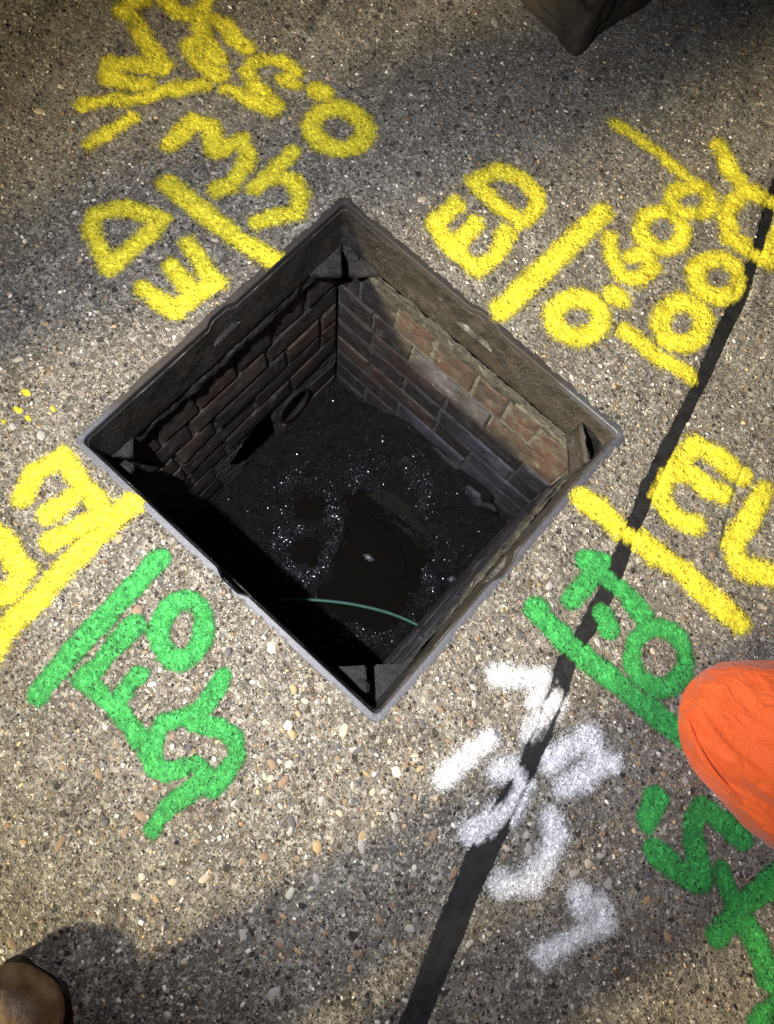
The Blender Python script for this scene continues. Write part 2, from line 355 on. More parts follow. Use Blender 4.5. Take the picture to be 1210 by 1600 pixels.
# ------------------------------------------------------------------ sprayed marks, one thing each
def ring(cx, cy, rx, ry, tilt=0, n=18, a0=0, a1=360):
    t = R(tilt); out = []
    for i in range(n+1):
        a = R(a0+(a1-a0)*i/n); x, y = rx*math.cos(a), ry*math.sin(a)
        out.append((cx+x*math.cos(t)-y*math.sin(t), cy+x*math.sin(t)+y*math.cos(t)))
    return out
MARKS = [
 # name, material, half width px, strokes, label
 ('painted_numeral', 'Y', 14, [[(232,-40),(224,0),(191,18),(212,34),(234,74),(256,104),(214,102),(174,100),(170,118),(199,132),(228,132)]], 'zigzag yellow numeral two at the top left corner above the long stroke'),
 ('painted_line', 'Y', 12, [[(127,162),(159,159),(239,149),(318,131)]], 'thin yellow underline below the zigzag numeral at top left'),
 ('painted_dash', 'Y', 12, [[(142,226),(204,186)]], 'short yellow dash left of the rounded three at upper left'),
 ('painted_letter', 'Y', 13, [[(254,-6),(278,20),(313,25),(328,-12)],[(313,25),(353,40),(372,66),(386,76)]], 'yellow sprayed letter Y cut off by the top edge of the photo'),
 ('painted_numeral', 'Y', 14, [[(312,34),(322,70),(342,90),(326,84)],[(318,66),(296,72),(308,94),(343,116)]], 'thick smudged yellow numeral eight between the Y and the S shape'),
 ('painted_numeral', 'Y', 12, [[(462,131),(443,124),(464,112),(440,97),(415,93),(394,98),(388,114),(398,136),(437,166),(428,171),(397,159),(356,139)]], 'yellow S shaped numeral five left of the small round dot at top'),
 ('painted_dot', 'Y', 16, [[(495,141),(504,148)]], 'yellow sprayed dot above the round zero at top centre'),
 ('painted_numeral', 'Y', 15, [ring(530,203,43,31,10)], 'round yellow zero directly below the dot at top centre'),
 ('painted_numeral', 'Y', 15, [[(266,226),(303,188),(330,200),(336,236),(378,222),(388,240),(384,262),(358,290),(340,295)]], 'wavy yellow numeral three left of the top corner of the hole'),
 ('painted_numeral', 'Y', 13, [[(458,240),(398,294)],[(404,290),(432,276),(455,280),(470,306),(464,334),(436,338),(402,348)]], 'yellow numeral two right beside the top corner of the hole'),
 ('painted_line', 'Y', 16, [[(263,288),(300,320),(350,355),(395,390),(428,408)]], 'bold yellow stroke running down onto the upper left rim of the frame'),
 ('painted_letter', 'Y', 14, [[(172,418),(144,364),(150,336),(199,326),(258,342),(215,382),(172,418)]], 'yellow letter D left of the bold stroke at upper left'),
 ('painted_letter', 'Y', 15, [[(225,452),(274,486)],[(274,480),(338,440),(293,382)],[(268,415),(300,458)]], 'yellow letter E below the D at upper left'),
 ('painted_letter', 'Y', 13, [[(740,284),(777,267),(814,278),(840,306),(838,326),(816,347),(777,318),(740,288)]], 'yellow letter D right of the top corner of the hole'),
 ('painted_letter', 'Y', 14, [[(713,322),(678,352),(708,388),(746,418),(777,400),(792,365)],[(712,384),(742,350)]], 'yellow letter E above the upper right edge of the hole'),
 ('painted_line', 'Y', 17, [[(784,484),(852,419),(940,333)]], 'broad yellow stroke ending at the upper right rim of the frame'),
 ('painted_numeral', 'Y', 15, [ring(903,497,38,31,-8)], 'small round yellow zero nearest the right of the broad stroke'),
 ('painted_dot', 'Y', 15, [[(960,461),(969,467)]], 'yellow sprayed dot between the small zero and the figure eight'),
 ('painted_numeral', 'Y', 12, [ring(1034,360,34,28,10), [(953,374),(957,405),(970,430),(996,438),(1022,418),(1008,398),(985,400)]], 'yellow figure eight with a tail left of the joint at upper right'),
 ('painted_numeral', 'Y', 12, [ring(1079,313,31,22,10)], 'dim yellow loop at the end of the thin stroke at upper right'),
 ('painted_line', 'Y', 9, [[(962,195),(1004,224),(1045,254),(1090,292)]], 'thin yellow stroke in deep shade at upper right'),
 ('painted_letter', 'Y', 14, [[(1125,231),(1139,264),(1163,298),(1215,318)],[(1163,300),(1134,332),(1140,372),(1200,408),(1225,350)]], 'large yellow Z shape crossing the joint near the right edge'),
 ('painted_numeral', 'Y', 14, [ring(1121,436,36,30,15), ring(1066,505,34,32,0)], 'large yellow figure eight touching the left side of the joint'),
 ('painted_line', 'Y', 12, [[(975,517),(1012,546),(1083,592)]], 'short yellow stroke under the large figure eight'),
 ('painted_letter', 'Y', 15, [[(1082,704),(1042,740),(1030,774),(1050,806),(1086,820)],[(1086,696),(1117,712),(1160,744)],[(1060,738),(1085,742),(1104,766),(1130,774)]], 'yellow letter E right of the joint at the middle of the right side'),
 ('painted_letter', 'Y', 16, [[(1195,768),(1177,800),(1142,852),(1160,888),(1225,906)]], 'yellow letter U cut by the right edge of the photo'),
 ('painted_line', 'Y', 17, [[(912,779),(975,830),(1065,894),(1154,974)]], 'long yellow stroke from the right corner of the frame across the joint'),
 ('painted_letter', 'Y', 17, [[(36,778),(57,738),(98,714)],[(101,718),(166,806)],[(76,802),(127,768)],[(81,847),(150,810)]], 'yellow letter E beside the left corner of the frame'),
 ('painted_line', 'Y', 18, [[(206,788),(144,842),(87,904),(22,974),(-30,1040)]], 'long golden stroke from the lower left rim to the left photo edge'),
 ('painted_letter', 'Y', 18, [[(-30,820),(5,840),(30,884),(42,890),(18,924),(-30,940)]], 'yellow letter D cut by the left edge of the photo'),
 ('painted_dash', 'Y', 3, [[(5,658),(8,660)],[(26,640),(31,642)],[(44,652),(46,656)],[(83,638),(85,642)],[(40,612),(43,616)]], 'tiny faint yellow paint specks left of the hole near the left photo edge'),
 ('painted_line', 'G', 16, [[(252,872),(236,888),(175,952),(101,1035),(63,1082)]], 'long straight green stroke left of the lower left frame edge'),
 ('painted_numeral', 'G', 15, [ring(286,984,35,48,12)], 'green oval zero below the lower left frame edge'),
 ('painted_letter', 'G', 15, [[(212,976),(158,1036),(129,1061),(175,1100),(223,1153),(236,1170)],[(216,1054),(178,1100)]], 'green letter E left of the oval zero'),
 ('painted_numeral', 'G', 13, [[(348,1056),(322,1102),(300,1120),(255,1128),(237,1165),(240,1198),(262,1206),(308,1192),(320,1206),(312,1222),(262,1262),(240,1294)],[(302,1132),(345,1137),(370,1152),(372,1178),(334,1234)]], 'branching green numerals tangled below the oval zero'),
 ('painted_line', 'G', 16, [[(834,950),(892,1010),(982,1081),(1070,1156)]], 'long green stroke crossing the joint toward the orange trousers'),
 ('painted_letter', 'G', 14, [[(916,876),(942,880),(892,938)],[(932,890),(975,926),(1006,964)],[(940,958),(950,982)]], 'green letter F at the joint below the yellow stroke'),
 ('painted_numeral', 'G', 13, [ring(1029,1028,43,47,0)], 'round green zero just above left of the orange trousers'),
 ('painted_dot', 'G', 17, [[(1026,1249),(1012,1280)]], 'green sprayed dot at lower right below the orange trousers'),
 ('painted_numeral', 'G', 15, [[(1025,1330),(1084,1381),(1098,1378),(1082,1316),(1081,1282),(1098,1260),(1162,1312)]], 'dim green zigzag numeral two right of the green dot'),
 ('painted_letter', 'G', 16, [[(1119,1462),(1154,1418),(1225,1360)],[(1127,1362),(1150,1420),(1186,1480),(1195,1525),(1225,1548)]], 'green letter X near the bottom right corner'),
 ('painted_dash', 'G', 18, [[(1186,1600),(1225,1560)]], 'green patch in the bottom right corner of the photo'),
 ('painted_numeral', 'W', 14, [[(776,1056),(852,1062),(840,1092)],[(868,1094),(830,1148)]], 'white numeral one crossing the joint, uppermost of the white marks'),
 ('painted_dash', 'W', 13, [[(764,1154),(693,1216)]], 'white dash left of the joint'),
 ('painted_numeral', 'W', 16, [[(778,1206),(800,1202),(817,1224),(800,1262),(738,1302)]], 'white curled numeral lying on the joint'),
 ('painted_numeral', 'W', 14, [[(860,1190),(920,1148),(938,1198),(884,1230)],[(938,1192),(956,1192)]], 'white seven shaped mark right of the joint'),
 ('painted_letter', 'W', 15, [[(860,1280),(872,1312),(852,1345),(830,1380),(785,1384)]], 'white hooked J shape right of the joint'),
 ('painted_numeral', 'W', 14, [[(905,1396),(912,1420),(936,1412),(946,1440),(902,1463),(850,1494)]], 'faint white numeral nine, lowest of the white marks'),
]
SOFT = {'Y': 9.5, 'G': 5.5, 'W': 13.}; MATS = {'Y': M_YEL, 'G': M_GRN, 'W': M_WHT}
GRP = {'Y': 'yellow sprayed survey marks', 'G': 'green sprayed survey marks', 'W': 'white sprayed survey marks'}
paint_any = np.zeros(GX.shape, np.float32)
TAR = np.clip(1-(np.abs(jd)-jhw-.001)/.002, 0, 1).astype(np.float32)
wx = .0035*vnoise(GX, GY, 35, 41)+.0012*vnoise(GX, GY, 110, 42)
for mi, (nm, c, hwp, strokes, lab) in enumerate(MARKS):
    d = np.full(GX.shape, 9., np.float32)
    P = [[G(x, y) for x, y in s] for s in strokes]
    allp = np.array([q for s in P for q in s]); mpx = math.hypot(*(np.array(G(*strokes[0][0]))-np.array(G(strokes[0][0][0]+10, strokes[0][0][1]))))/10
    hw = hwp*1.06*mpx; soft = (SOFT[c] if hwp > 6 else 2.5)*mpx; pad = hw+soft*2+.01
    i0, i1 = np.searchsorted(xs, [allp[:, 0].min()-pad, allp[:, 0].max()+pad]); j0, j1 = np.searchsorted(ys, [allp[:, 1].min()-pad, allp[:, 1].max()+pad])
    sl = (slice(i0, i1), slice(j0, j1))
    sub = np.full(GX[sl].shape, 9.)
    for s in P: sub = np.minimum(sub, seg_dist(GX[sl], GY[sl], s))
    cov = np.clip(.5+(hw-sub+wx[sl])/(2.2*soft), 0, 1.25)
    # sealant takes the paint unevenly, and its flanks stay black
    onj = np.clip(1-(np.abs(jd[sl])-jhw[sl]-.001)/.003, 0, 1)
    flank = np.clip((np.abs(jd[sl])/np.maximum(jhw[sl], .004)-.72)/.3, 0, 1)
    cov = cov - onj*(.16+.26*flank+.16*np.clip(vnoise(GX[sl], GY[sl], 30, 60+mi), 0, 1))
    C = np.zeros(GX.shape, np.float32); C[sl] = cov; paint_any = np.maximum(paint_any, C)
    keep = np.zeros((nx-1, ny-1), bool); cv = cc(C)
    keep = (cv > .10) & inpoly(cX, cY) & (rrdist(cX, cY, FX-.012, FY-.012, .02) > 0)
    off = .0005+.00006*(mi % 7)
    o = grid_mesh(nm, keep, SURF+off, MATS[c], None, C, TAR)
    tag(o, lab, 'painted mark', GRP[c])
    if hwp < 6: o['kind'] = 'stuff'

# ------------------------------------------------------------------ pebbles in the pavement
def dome(n=8, seed=0):
    r = random.Random(seed); V = []; F = []
    for k, (rr, z) in enumerate(((1.0, -.35), (.97, .10), (.62, .55))):
        for i in range(n):
            a = 2*math.pi*i/n; q = rr*(1+.20*math.sin(2*a+seed)+r.uniform(-.17, .17)); V.append((q*math.cos(a), q*math.sin(a), z*(1+r.uniform(-.15, .15))))
    V.append((0, 0, .70))
    for k in range(2):
        for i in range(n): F.append((k*n+i, k*n+(i+1) % n, (k+1)*n+(i+1) % n, (k+1)*n+i))
    for i in range(n): F.append((2*n+i, 2*n+(i+1) % n, 3*n))
    return V, F
PM = []
for s in range(5):
    for mt in M_PEBS:
        V, F = dome(8, s); me = D.meshes.new('pebble'); me.from_pydata(V, [], F)
        for p in me.polygons: p.use_smooth = True
        me.materials.append(mt); PM.append(me)
def surf_at(x, y):
    i = int(round((x-xs[0])/ST)); j = int(round((y-ys[0])/ST)); return i, j
placed = 0; cells = set(); tries = 0
while placed < 285 and tries < 20000:
    tries += 1
    if random.random() < .62: px, py = random.gauss(640, 260), random.gauss(1180, 150)
    else: px, py = random.uniform(0, 1210), random.uniform(0, 1600)
    if not (5 < px < 1205 and 5 < py < 1595): continue
    x, y = G(px, py); i, j = surf_at(x, y)
    if rrdist(np.array(x), np.array(y), FX, FY, .02) < .012 or abs(jd[i, j]) < jhw[i, j]+.010 or paint_any[i, j] > .05: continue
    key = (int(x/.017), int(y/.017))
    if key in cells: continue
    cells.add(key)
    a = random.choice((.0045, .005, .0055, .0065, .0075, .009))*random.uniform(.85, 1.1)
    wts = (2, 7, 6, 6, 1, 4); m_i = random.choices(range(6), wts)[0]
    o = D.objects.new('pebble', PM[random.randrange(5)*6+m_i]); link(o, ground)
    o.location = (x, y, float(HG[i, j])+.0001); o.scale = (a, a*random.uniform(.55, .9), a*random.uniform(.14, .30)); o.rotation_euler = (0, 0, random.uniform(0, 6.28))
    placed += 1
# small grit, thousands of grains in one mesh
N = 15000
base = np.array(dome(6, 3)[0]); V6, F6 = dome(6, 3)
F6 = [f if len(f) == 4 else (f[0], f[1], f[2], f[2]) for f in F6]
tri = []
for f in F6:
    tri.append((f[0], f[1], f[2]))
    if f[3] != f[2]: tri.append((f[0], f[2], f[3]))
tri = np.array(tri)
gx = rng.uniform(-1.05, 1.05, N*3); gy = rng.uniform(-.95, 1.3, N*3)
ii = np.clip(((gx-xs[0])/ST).round().astype(int), 0, nx-1); jj = np.clip(((gy-ys[0])/ST).round().astype(int), 0, ny-1)
ok = inpoly(gx, gy) & (rrdist(gx, gy, FX, FY, .02) > .004) & (np.abs(jd[ii, jj]) > jhw[ii, jj]+.006) & (paint_any[ii, jj] < .12)
gx, gy, ii, jj = [a[ok][:N] for a in (gx, gy, ii, jj)]; n = len(gx)
sz = rng.gamma(3.2, .00055, n).clip(.0009, .0046); an = rng.uniform(0, 6.28, n); el = rng.uniform(.5, .95, n)
bx = base[None, :, 0]*sz[:, None]; by = base[None, :, 1]*(sz*el)[:, None]; bz = base[None, :, 2]*(sz*rng.uniform(.3, .7, n))[:, None]
c, s = np.cos(an)[:, None], np.sin(an)[:, None]
V = np.stack([gx[:, None]+bx*c-by*s, gy[:, None]+bx*s+by*c, HG[ii, jj][:, None]+bz], 2).reshape(-1, 3)
F = (tri[None]+(np.arange(n)*len(base))[:, None, None]).reshape(-1, 3)
pal = np.array([(.20, .12, .06), (.36, .26, .15), (.045, .04, .04), (.32, .30, .27), (.12, .07, .045), (.55, .51, .43), (.16, .15, .15), (.30, .22, .12), (.48, .46, .42), (.25, .22, .18)])
tint = np.concatenate([pal[rng.integers(0, len(pal), n)]*rng.uniform(.7, 1.1, (n, 1)), np.ones((n, 1))], 1).repeat(len(base), 0)
o = mesh_np('surface_grit', V, F, M_GRIT, ground, True, {'tint': ('FLOAT_COLOR', tint)}); o['kind'] = 'stuff'

# ------------------------------------------------------------------ cast iron manhole frame
def rrect(a, b, r, nst=36, nc=8):
    """points of a rounded rectangle, counter clockwise, with the side index/parameter for the keyways"""
    out = []
    cs = [((a-r), (b-r), 0), (-(a-r), (b-r), 90), (-(a-r), -(b-r), 180), ((a-r), -(b-r), 270)]
    for q in range(4):
        cx, cy, a0 = cs[q]
        for i in range(nc+1):
            t = R(a0+90*i/nc); out.append((cx+r*math.cos(t), cy+r*math.sin(t)))
        nx_, ny_, a1 = cs[(q+1) % 4]; t = R(a0+90)
        p0 = (cx+r*math.cos(t), cy+r*math.sin(t)); p1 = (nx_+r*math.cos(t), ny_+r*math.sin(t))
        for i in range(1, nst): f = i/nst; out.append((p0[0]*(1-f)+p1[0]*f, p0[1]*(1-f)+p1[1]*f))
    return out
def loft(name, prof, mat, parent, key=None, jitter=0., seed=0, r0=.020):
    rings = []; V = []
    for k, (ins, z) in enumerate(prof):
        pts = rrect(FX-ins, FY-ins, max(.010, r0-ins)); n = len(pts)
        for (x, y) in pts:
            ox = oy = 0
            if key and z > -.062 and ins > .004:
                kx = 1 if abs(x-.01) < .027 and abs(y) > FY*.8 else 0; ky = 1 if abs(y) < .027 and abs(x) > FX*.8 else 0
                ox = math.copysign(.0075*ky, x); oy = math.copysign(.0075*kx, y)
            if jitter and k:
                q = mnoise.noise(Vector((x*28, y*28, z*28+seed)))*jitter; L = math.hypot(x, y); ox += x/L*q; oy += y/L*q
            V.append((x+ox, y+oy, z))
    F = []
    for k in range(len(prof)-1):
        for i in range(n): F.append((k*n+i, k*n+(i+1) % n, (k+1)*n+(i+1) % n, (k+1)*n+i))
    o = mesh_np(name, V, F, mat, parent, True)
    es = o.modifiers.new('split', 'EDGE_SPLIT'); es.split_angle = R(38)
    return o
frame = empty('manhole_frame', (0, 0, 0)); tag(frame, 'square black cast iron manhole frame set in the concrete, open without its cover', 'manhole frame')
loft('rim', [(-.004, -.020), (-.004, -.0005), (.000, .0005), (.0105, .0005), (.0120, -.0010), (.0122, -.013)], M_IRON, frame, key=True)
zz = [-.0132, -.030, -.048, -.060, -.064, -.080, -.095, -.110]
loft('frame_wall', [(.0105, -.0125), (.0140, -.0132)]+[(.0145+.003*i/7, z) for i, z in enumerate(zz)]+[(.0165, -.116), (-.006, -.118)], M_CAST, frame, key=True, jitter=.0016)
def plate_bm(sx, sy, half):
    """half of a corner plate: a bevelled wedge with a raised edge, split by a slot on the diagonal"""
    bm = bmesh.new(); L = .100 if sx*sy < 0 else .062; g = .005
    if half == 0: P = [(g*1.4, 0), (L, 0), (L*.52+g*.6, L*.48-g*.6), (g+.010, .010-g)]
    else: P = [(0, g*1.4), (.010-g, g+.010), (L*.48-g*.6, L*.52+g*.6), (0, L)]
    top = []; bot = []
    for i, (u, v) in enumerate(P):
        x = sx*(FX-.016-u); y = sy*(FY-.016-v); z = -.104-.05*(u+v)
        top.append(bm.verts.new((x, y, z))); bot.append(bm.verts.new((x, y, z-.014)))
    bm.faces.new(top); bm.faces.new(bot[::-1])
    for i in range(4): bm.faces.new((top[i], bot[i], bot[(i+1) % 4], top[(i+1) % 4]))
    bmesh.ops.recalc_face_normals(bm, faces=bm.faces[:])
    bmesh.ops.bevel(bm, geom=bm.edges[:], offset=.0025, segments=2, affect='EDGES')
    bmesh.ops.subdivide_edges(bm, edges=[e for e in bm.edges if e.calc_length() > .02], cuts=4, use_grid_fill=True)
    for v in bm.verts:
        v.co.z += .004*mnoise.noise(v.co*70); v.co.x += .0015*mnoise.noise(v.co*60+Vector((3, 0, 0)))
    return bm
for sx, sy in ((-1, 1), (1, 1), (1, -1), (-1, -1)):
    for hf in (0, 1): bm_obj('corner_plate', plate_bm(sx, sy, hf), M_PLATE, frame, False)
    if sx > 0 and sy > 0:
        bm = bmesh.new(); bmesh.ops.create_cube(bm, size=1)
        for q in bm.verts: q.co = Vector((q.co.x*.075, q.co.y*.007, q.co.z*.080*(1.15 if q.co.x > 0 else 1.)))
        bmesh.ops.bevel(bm, geom=bm.edges[:], offset=.002, segments=2, affect='EDGES')
        bmesh.ops.subdivide_edges(bm, edges=[e for e in bm.edges if e.calc_length() > .03], cuts=7, use_grid_fill=True)
        for q in bm.verts: q.co.y += .0045*mnoise.noise(q.co*50)+.10*q.co.x*q.co.x*8*.2; q.co.z += .004*mnoise.noise(q.co*40)
        o = bm_obj('corner_web', bm, M_CAST, frame); o.location = (sx*(FX-.044), sy*(FY-.044), -.082); o.rotation_euler = (0, 0, R(-45 if sx*sy > 0 else 45))
    bm = bmesh.new(); bmesh.ops.create_icosphere(bm, subdivisions=3, radius=1)
    for q in bm.verts:
        q.co *= 1+.25*mnoise.noise(q.co*2.5+Vector((sx, sy, 0)))
        q.co = Vector((q.co.x*.014, q.co.y*.012, q.co.z*.009))+Vector((sx*(FX-.052), sy*(FY-.030), -.106))
    bm_obj('casting_lump', bm, M_PLATE, frame)

# ------------------------------------------------------------------ brick shaft
ZF = -.118; ZB = -.83
def brick_mesh(L, Hh, seed):
    """a single brick face block, front at +y"""
    r = random.Random(seed); b = .004; dp = .03
    P = []
    for (x, z) in ((-L/2, -Hh/2), (L/2, -Hh/2), (L/2, Hh/2), (-L/2, Hh/2)):
        P.append((x+r.uniform(-.002, .002), 0-dp, z+r.uniform(-.0015, .0015)))
    for (x, y, z) in P[:4]: P.append((x, -b*.6, z))
    n = len(P)
    for (x, z) in ((-L/2, -Hh/2), (L/2, -Hh/2), (L/2, Hh/2), (-L/2, Hh/2)):
        P.append((x-math.copysign(b, x)*r.uniform(.7, 1.9), r.uniform(-.0015, .001), z-math.copysign(b, z)*r.uniform(.7, 1.7)))
    P.append((r.uniform(-.2, .2)*L, r.uniform(0, .0022), r.uniform(-.1, .1)*Hh))
    F = []
    for k in (0, 4):
        for i in range(4): F.append((k+i, k+(i+1) % 4, k+4+(i+1) % 4, k+4+i))
    for i in range(4): F.append((8+i, 8+(i+1) % 4, 12))
    me = D.meshes.new('brick'); me.from_pydata(P, [], F)
    bm = bmesh.new(); bm.from_mesh(me); bmesh.ops.recalc_face_normals(bm, faces=bm.faces[:]); bm.to_mesh(me); bm.free()
    return me
BC = {}
def brick_me(L, Hh, mat, v):
    k = (round(L, 3), round(Hh, 3), mat.name, v)
    if k not in BC:
        me = brick_mesh(L, Hh, hash((k[0]*1000, k[1]*1000, v)) % 9999); me.materials.append(mat); BC[k] = me
    return BC[k]
JZ = [-.158, -.262, -.340, -.418, -.496, -.574, -.652, -.730, -.808]    # bed joints
def wall(origin, udir, ndir, length, label, seed, top_w, skip=None, matf=None, a_top=None):
    r = random.Random(seed); u = Vector(udir); n_ = Vector(ndir); O = Vector(origin)
    t = empty('brick_wall', tuple(O)); tag(t, label, 'brick wall')
    lx = u if u.cross(n_).z > 0 else -u
    rot = Matrix(((lx.x, n_.x, 0), (lx.y, n_.y, 0), (0, 0, 1))).to_euler()
    # mortar backing
    st = .006; nu = int(length/st)+1; nz = int((-.120-ZB)/st)+1
    V = []; F = []
    for a in range(nu+1):
        for b_ in range(nz+1):
            s = a*st; z = -.120-b_*st
            d = -.0045+.0022*mnoise.noise(Vector((s*60+seed, z*60, 0)))+.0022*mnoise.noise(Vector((s*150+seed, z*150, 3)))
            if z > JZ[0]+.004: d += .007+.006*mnoise.noise(Vector((s*38+seed, z*38, 9)))
            q = u*s+n_*d; V.append((q.x, q.y, z))
    for a in range(nu):
        for b_ in range(nz):
            s = (a+.5)*st; z = -.120-(b_+.5)*st
            if skip and skip(s, z): continue
            i = a*(nz+1)+b_; F.append((i, i+1, i+nz+2, i+nz+1))
    mesh_np('mortar', V, F, M_MORTAR, t, True)
    for ci in range(len(JZ)-1):
        z1, z0 = JZ[ci]-.005, JZ[ci+1]+.005; Hh = z1-z0; zc = (z0+z1)/2
        if ci == 0: edges = top_w
        else:
            edges = []; s = 0.0 if ci % 2 else -.11
            if r.random() < .4: s -= .05
            while s < length:
                Lb = r.choice((.215, .215, .215, .102)); edges.append((s, s+Lb)); s += Lb+.010
        for (s0, s1) in edges:
            s0 = max(s0, .004); s1 = min(s1, length-.004)
            if s1-s0 < .03: continue
            sc = (s0+s1)/2
            if skip and (skip(s0+.02, zc) or skip(s1-.02, zc) or skip(sc, zc) or skip(sc, zc-.03)): continue
            mt = matf(sc, zc, r) if matf else r.choice((M_BRICK, M_BRICKD))
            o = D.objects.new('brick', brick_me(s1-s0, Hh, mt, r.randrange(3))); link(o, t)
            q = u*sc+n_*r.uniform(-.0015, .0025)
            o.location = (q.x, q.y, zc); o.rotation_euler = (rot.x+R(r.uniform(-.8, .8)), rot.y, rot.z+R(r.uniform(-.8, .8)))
    return t
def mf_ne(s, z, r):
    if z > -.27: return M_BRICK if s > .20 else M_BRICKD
    if s > .26 and z < -.30: return r.choice((M_BRICKB, M_BRICKB, M_BRICKD)) if z < -.34 else r.choice((M_BRICKB, M_BRICK))  # below the warm floodlit course, cool light painted in as bluish brick
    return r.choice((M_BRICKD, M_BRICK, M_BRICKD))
WX0, WX1, WY0, WY1 = -.325, .310, -.312, .302
wall((WX0, WY1, 0), (1, 0, 0), (0, -1, 0), WX1-WX0, 'upper right brick wall of the shaft, red brown bricks above ones tinted bluish for the cool torchlight', 1,
     [(.0, .058), (.068, .160), (.170, .262), (.272, .372), (.382, .456), (.466, .535), (.545, .635)], matf=mf_ne)
def skip_nw(s, z):
    # s runs from the left corner (0) to the top corner (.614); y = WY0+s
    y = WY0+s
    if (y-.135)**2/.054**2+(z+.665)**2/.066**2 < 1: return True
    top = -.60-.5*max(0, abs(y+.0)-.06)
    return -.075+.02*math.sin(z*40) < y < .062 and z < -.585-.9*max(0, .0-y)*.8
wall((WX0, WY0, 0), (0, 1, 0), (1, 0, 0), WY1-WY0, 'upper left brick wall of the shaft with a pipe mouth low down in shade', 2,
     [(.0, .10), (.11, .20), (.21, .31), (.32, .41), (.42, .51), (.52, .61)], skip=skip_nw,
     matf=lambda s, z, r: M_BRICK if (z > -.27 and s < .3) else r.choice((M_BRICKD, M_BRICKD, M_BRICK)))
wall((WX1, WY1, 0), (0, -1, 0), (-1, 0, 0), WY1-WY0, 'lower right brick wall of the shaft seen edge on beneath the frame', 3,
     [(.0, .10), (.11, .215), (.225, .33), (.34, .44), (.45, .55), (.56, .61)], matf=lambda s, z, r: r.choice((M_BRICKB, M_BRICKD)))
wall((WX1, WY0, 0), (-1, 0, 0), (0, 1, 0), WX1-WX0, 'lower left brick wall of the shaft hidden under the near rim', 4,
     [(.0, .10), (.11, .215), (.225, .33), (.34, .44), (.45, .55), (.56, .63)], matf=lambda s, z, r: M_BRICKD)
# rough packed mortar between frame and top course
def collar():
    V = []; n = 0
    prof = [(.006, -.117), (.012, -.121), (.017, -.129), (.016, -.140), (.017, -.150), (.012, -.158)]
    sub = []
    for k, (ins, z) in enumerate(prof):
        pts = rrect(FX-.004, FY-.004, .02, 90, 6); n = len(pts)
        for (x, y) in pts:
            wx_ = WX1 if x > 0 else -WX0; wy_ = WY1
            # pull to wall planes
            X = max(-(-WX0+.006), min(WX1+.006, x)); Y = max(WY0-.006, min(WY1+.006, y))
            q = mnoise.noise(Vector((x*45, y*45, z*45)))*.004+mnoise.noise(Vector((x*120, y*120, z*120)))*.0025
            L = math.hypot(X, Y); d = ins*.7+q
            V.append((X-X/L*d, Y-Y/L*d, z+mnoise.noise(Vector((x*50+5, y*50, z*9)))*.006))
    F = [(k*n+i, k*n+(i+1) % n, (k+1)*n+(i+1) % n, (k+1)*n+i) for k in range(len(prof)-1) for i in range(n)]
    o = mesh_np('mortar_bed', V, F, M_MORTAR_R, frame, True)
collar()
# pipe mouth and broken opening in the upper left wall
pipe = empty('drain_pipe', (WX0, .135, -.665)); tag(pipe, 'dark round pipe mouth low in the upper left shaft wall', 'pipe')
def tube_ring(name, r0, r1, x0, x1, mat, parent, n=40):
    V = []; F = []
    for (rr, x) in ((r0, x0), (r0, x1), (r1, x1), (r1, x0)):
        for i in range(n):
            a = 2*math.pi*i/n; V.append((x, rr*math.cos(a)*.92, rr*math.sin(a)*1.1))
    for k in range(3):
        for i in range(n): F.append((k*n+i, k*n+(i+1) % n, (k+1)*n+(i+1) % n, (k+1)*n+i))
    return mesh_np(name, V, F, mat, parent, True)
M_CLAY = simple('salt_glazed_clay', (.014, .012, .010), (.035, .03, .025), 50., .35, .001, 120.)
tube_ring('pipe_lip', .055, .061, -.30, .006, M_CLAY, pipe)
bm = bmesh.new(); bmesh.ops.create_cube(bm, size=1)
for v in bm.verts: v.co = Vector((v.co.x*.34-.52, v.co.y*.5+.03, v.co.z*.36-.68))
bmesh.ops.reverse_faces(bm, faces=bm.faces[:])
for f in [f for f in bm.faces if all(v.co.x > -.4 for v in f.verts)]: bm.faces.remove(f)
o = bm_obj('earth_void', bm, M_SOIL, None, False); tag(o, 'black earth void behind the broken upper left wall', kind='structure')

# shaft floor: wet silt with a puddle
fs = .0035; fx = np.arange(WX0-.02, WX1+.02, fs); fy = np.arange(WY0-.02, WY1+.02, fs); FXg, FYg = np.meshgrid(fx, fy, indexing='ij')
ZFL = -.800
pud = [((.085, .06), .135), ((.12, -.03), .130), ((.03, .09), .095), ((.12, -.13), .08), ((.20, -.10), .06), ((-.12, -.02), .05), ((-.05, -.10), .06)]
pd = np.full(FXg.shape, 9.)
for (c0, rr) in pud: pd = np.minimum(pd, np.hypot(FXg-c0[0], FYg-c0[1])-rr)
pd = pd+.018*vnoise(FXg, FYg, 14, 71)+.010*vnoise(FXg, FYg, 40, 72)
fh = .006*vnoise(FXg, FYg, 9, 73)+.004*vnoise(FXg, FYg, 40, 74)+.0030*vnoise(FXg, FYg, 110, 75)+.0016*vnoise(FXg, FYg, 260, 76)
fh = fh + np.clip(pd/.035, -1, 1)*.014
bench = np.clip((FYg-.185+.030*vnoise(FXg, FYg, 13, 77)+.012*vnoise(FXg, FYg, 45, 79))/.12, 0, 1)*np.clip((FXg+.22)/.15, 0, 1)*np.clip((.29-FXg)/.06, .35, 1)*(.13+.035*vnoise(FXg, FYg, 11, 80))
bench2 = np.clip((FYg-.10+.03*vnoise(FXg, FYg, 12, 78))/.18, 0, 1)*.02
fh += bench+bench2
FZ = ZFL+fh
fi = np.arange(FXg.size).reshape(FXg.shape)
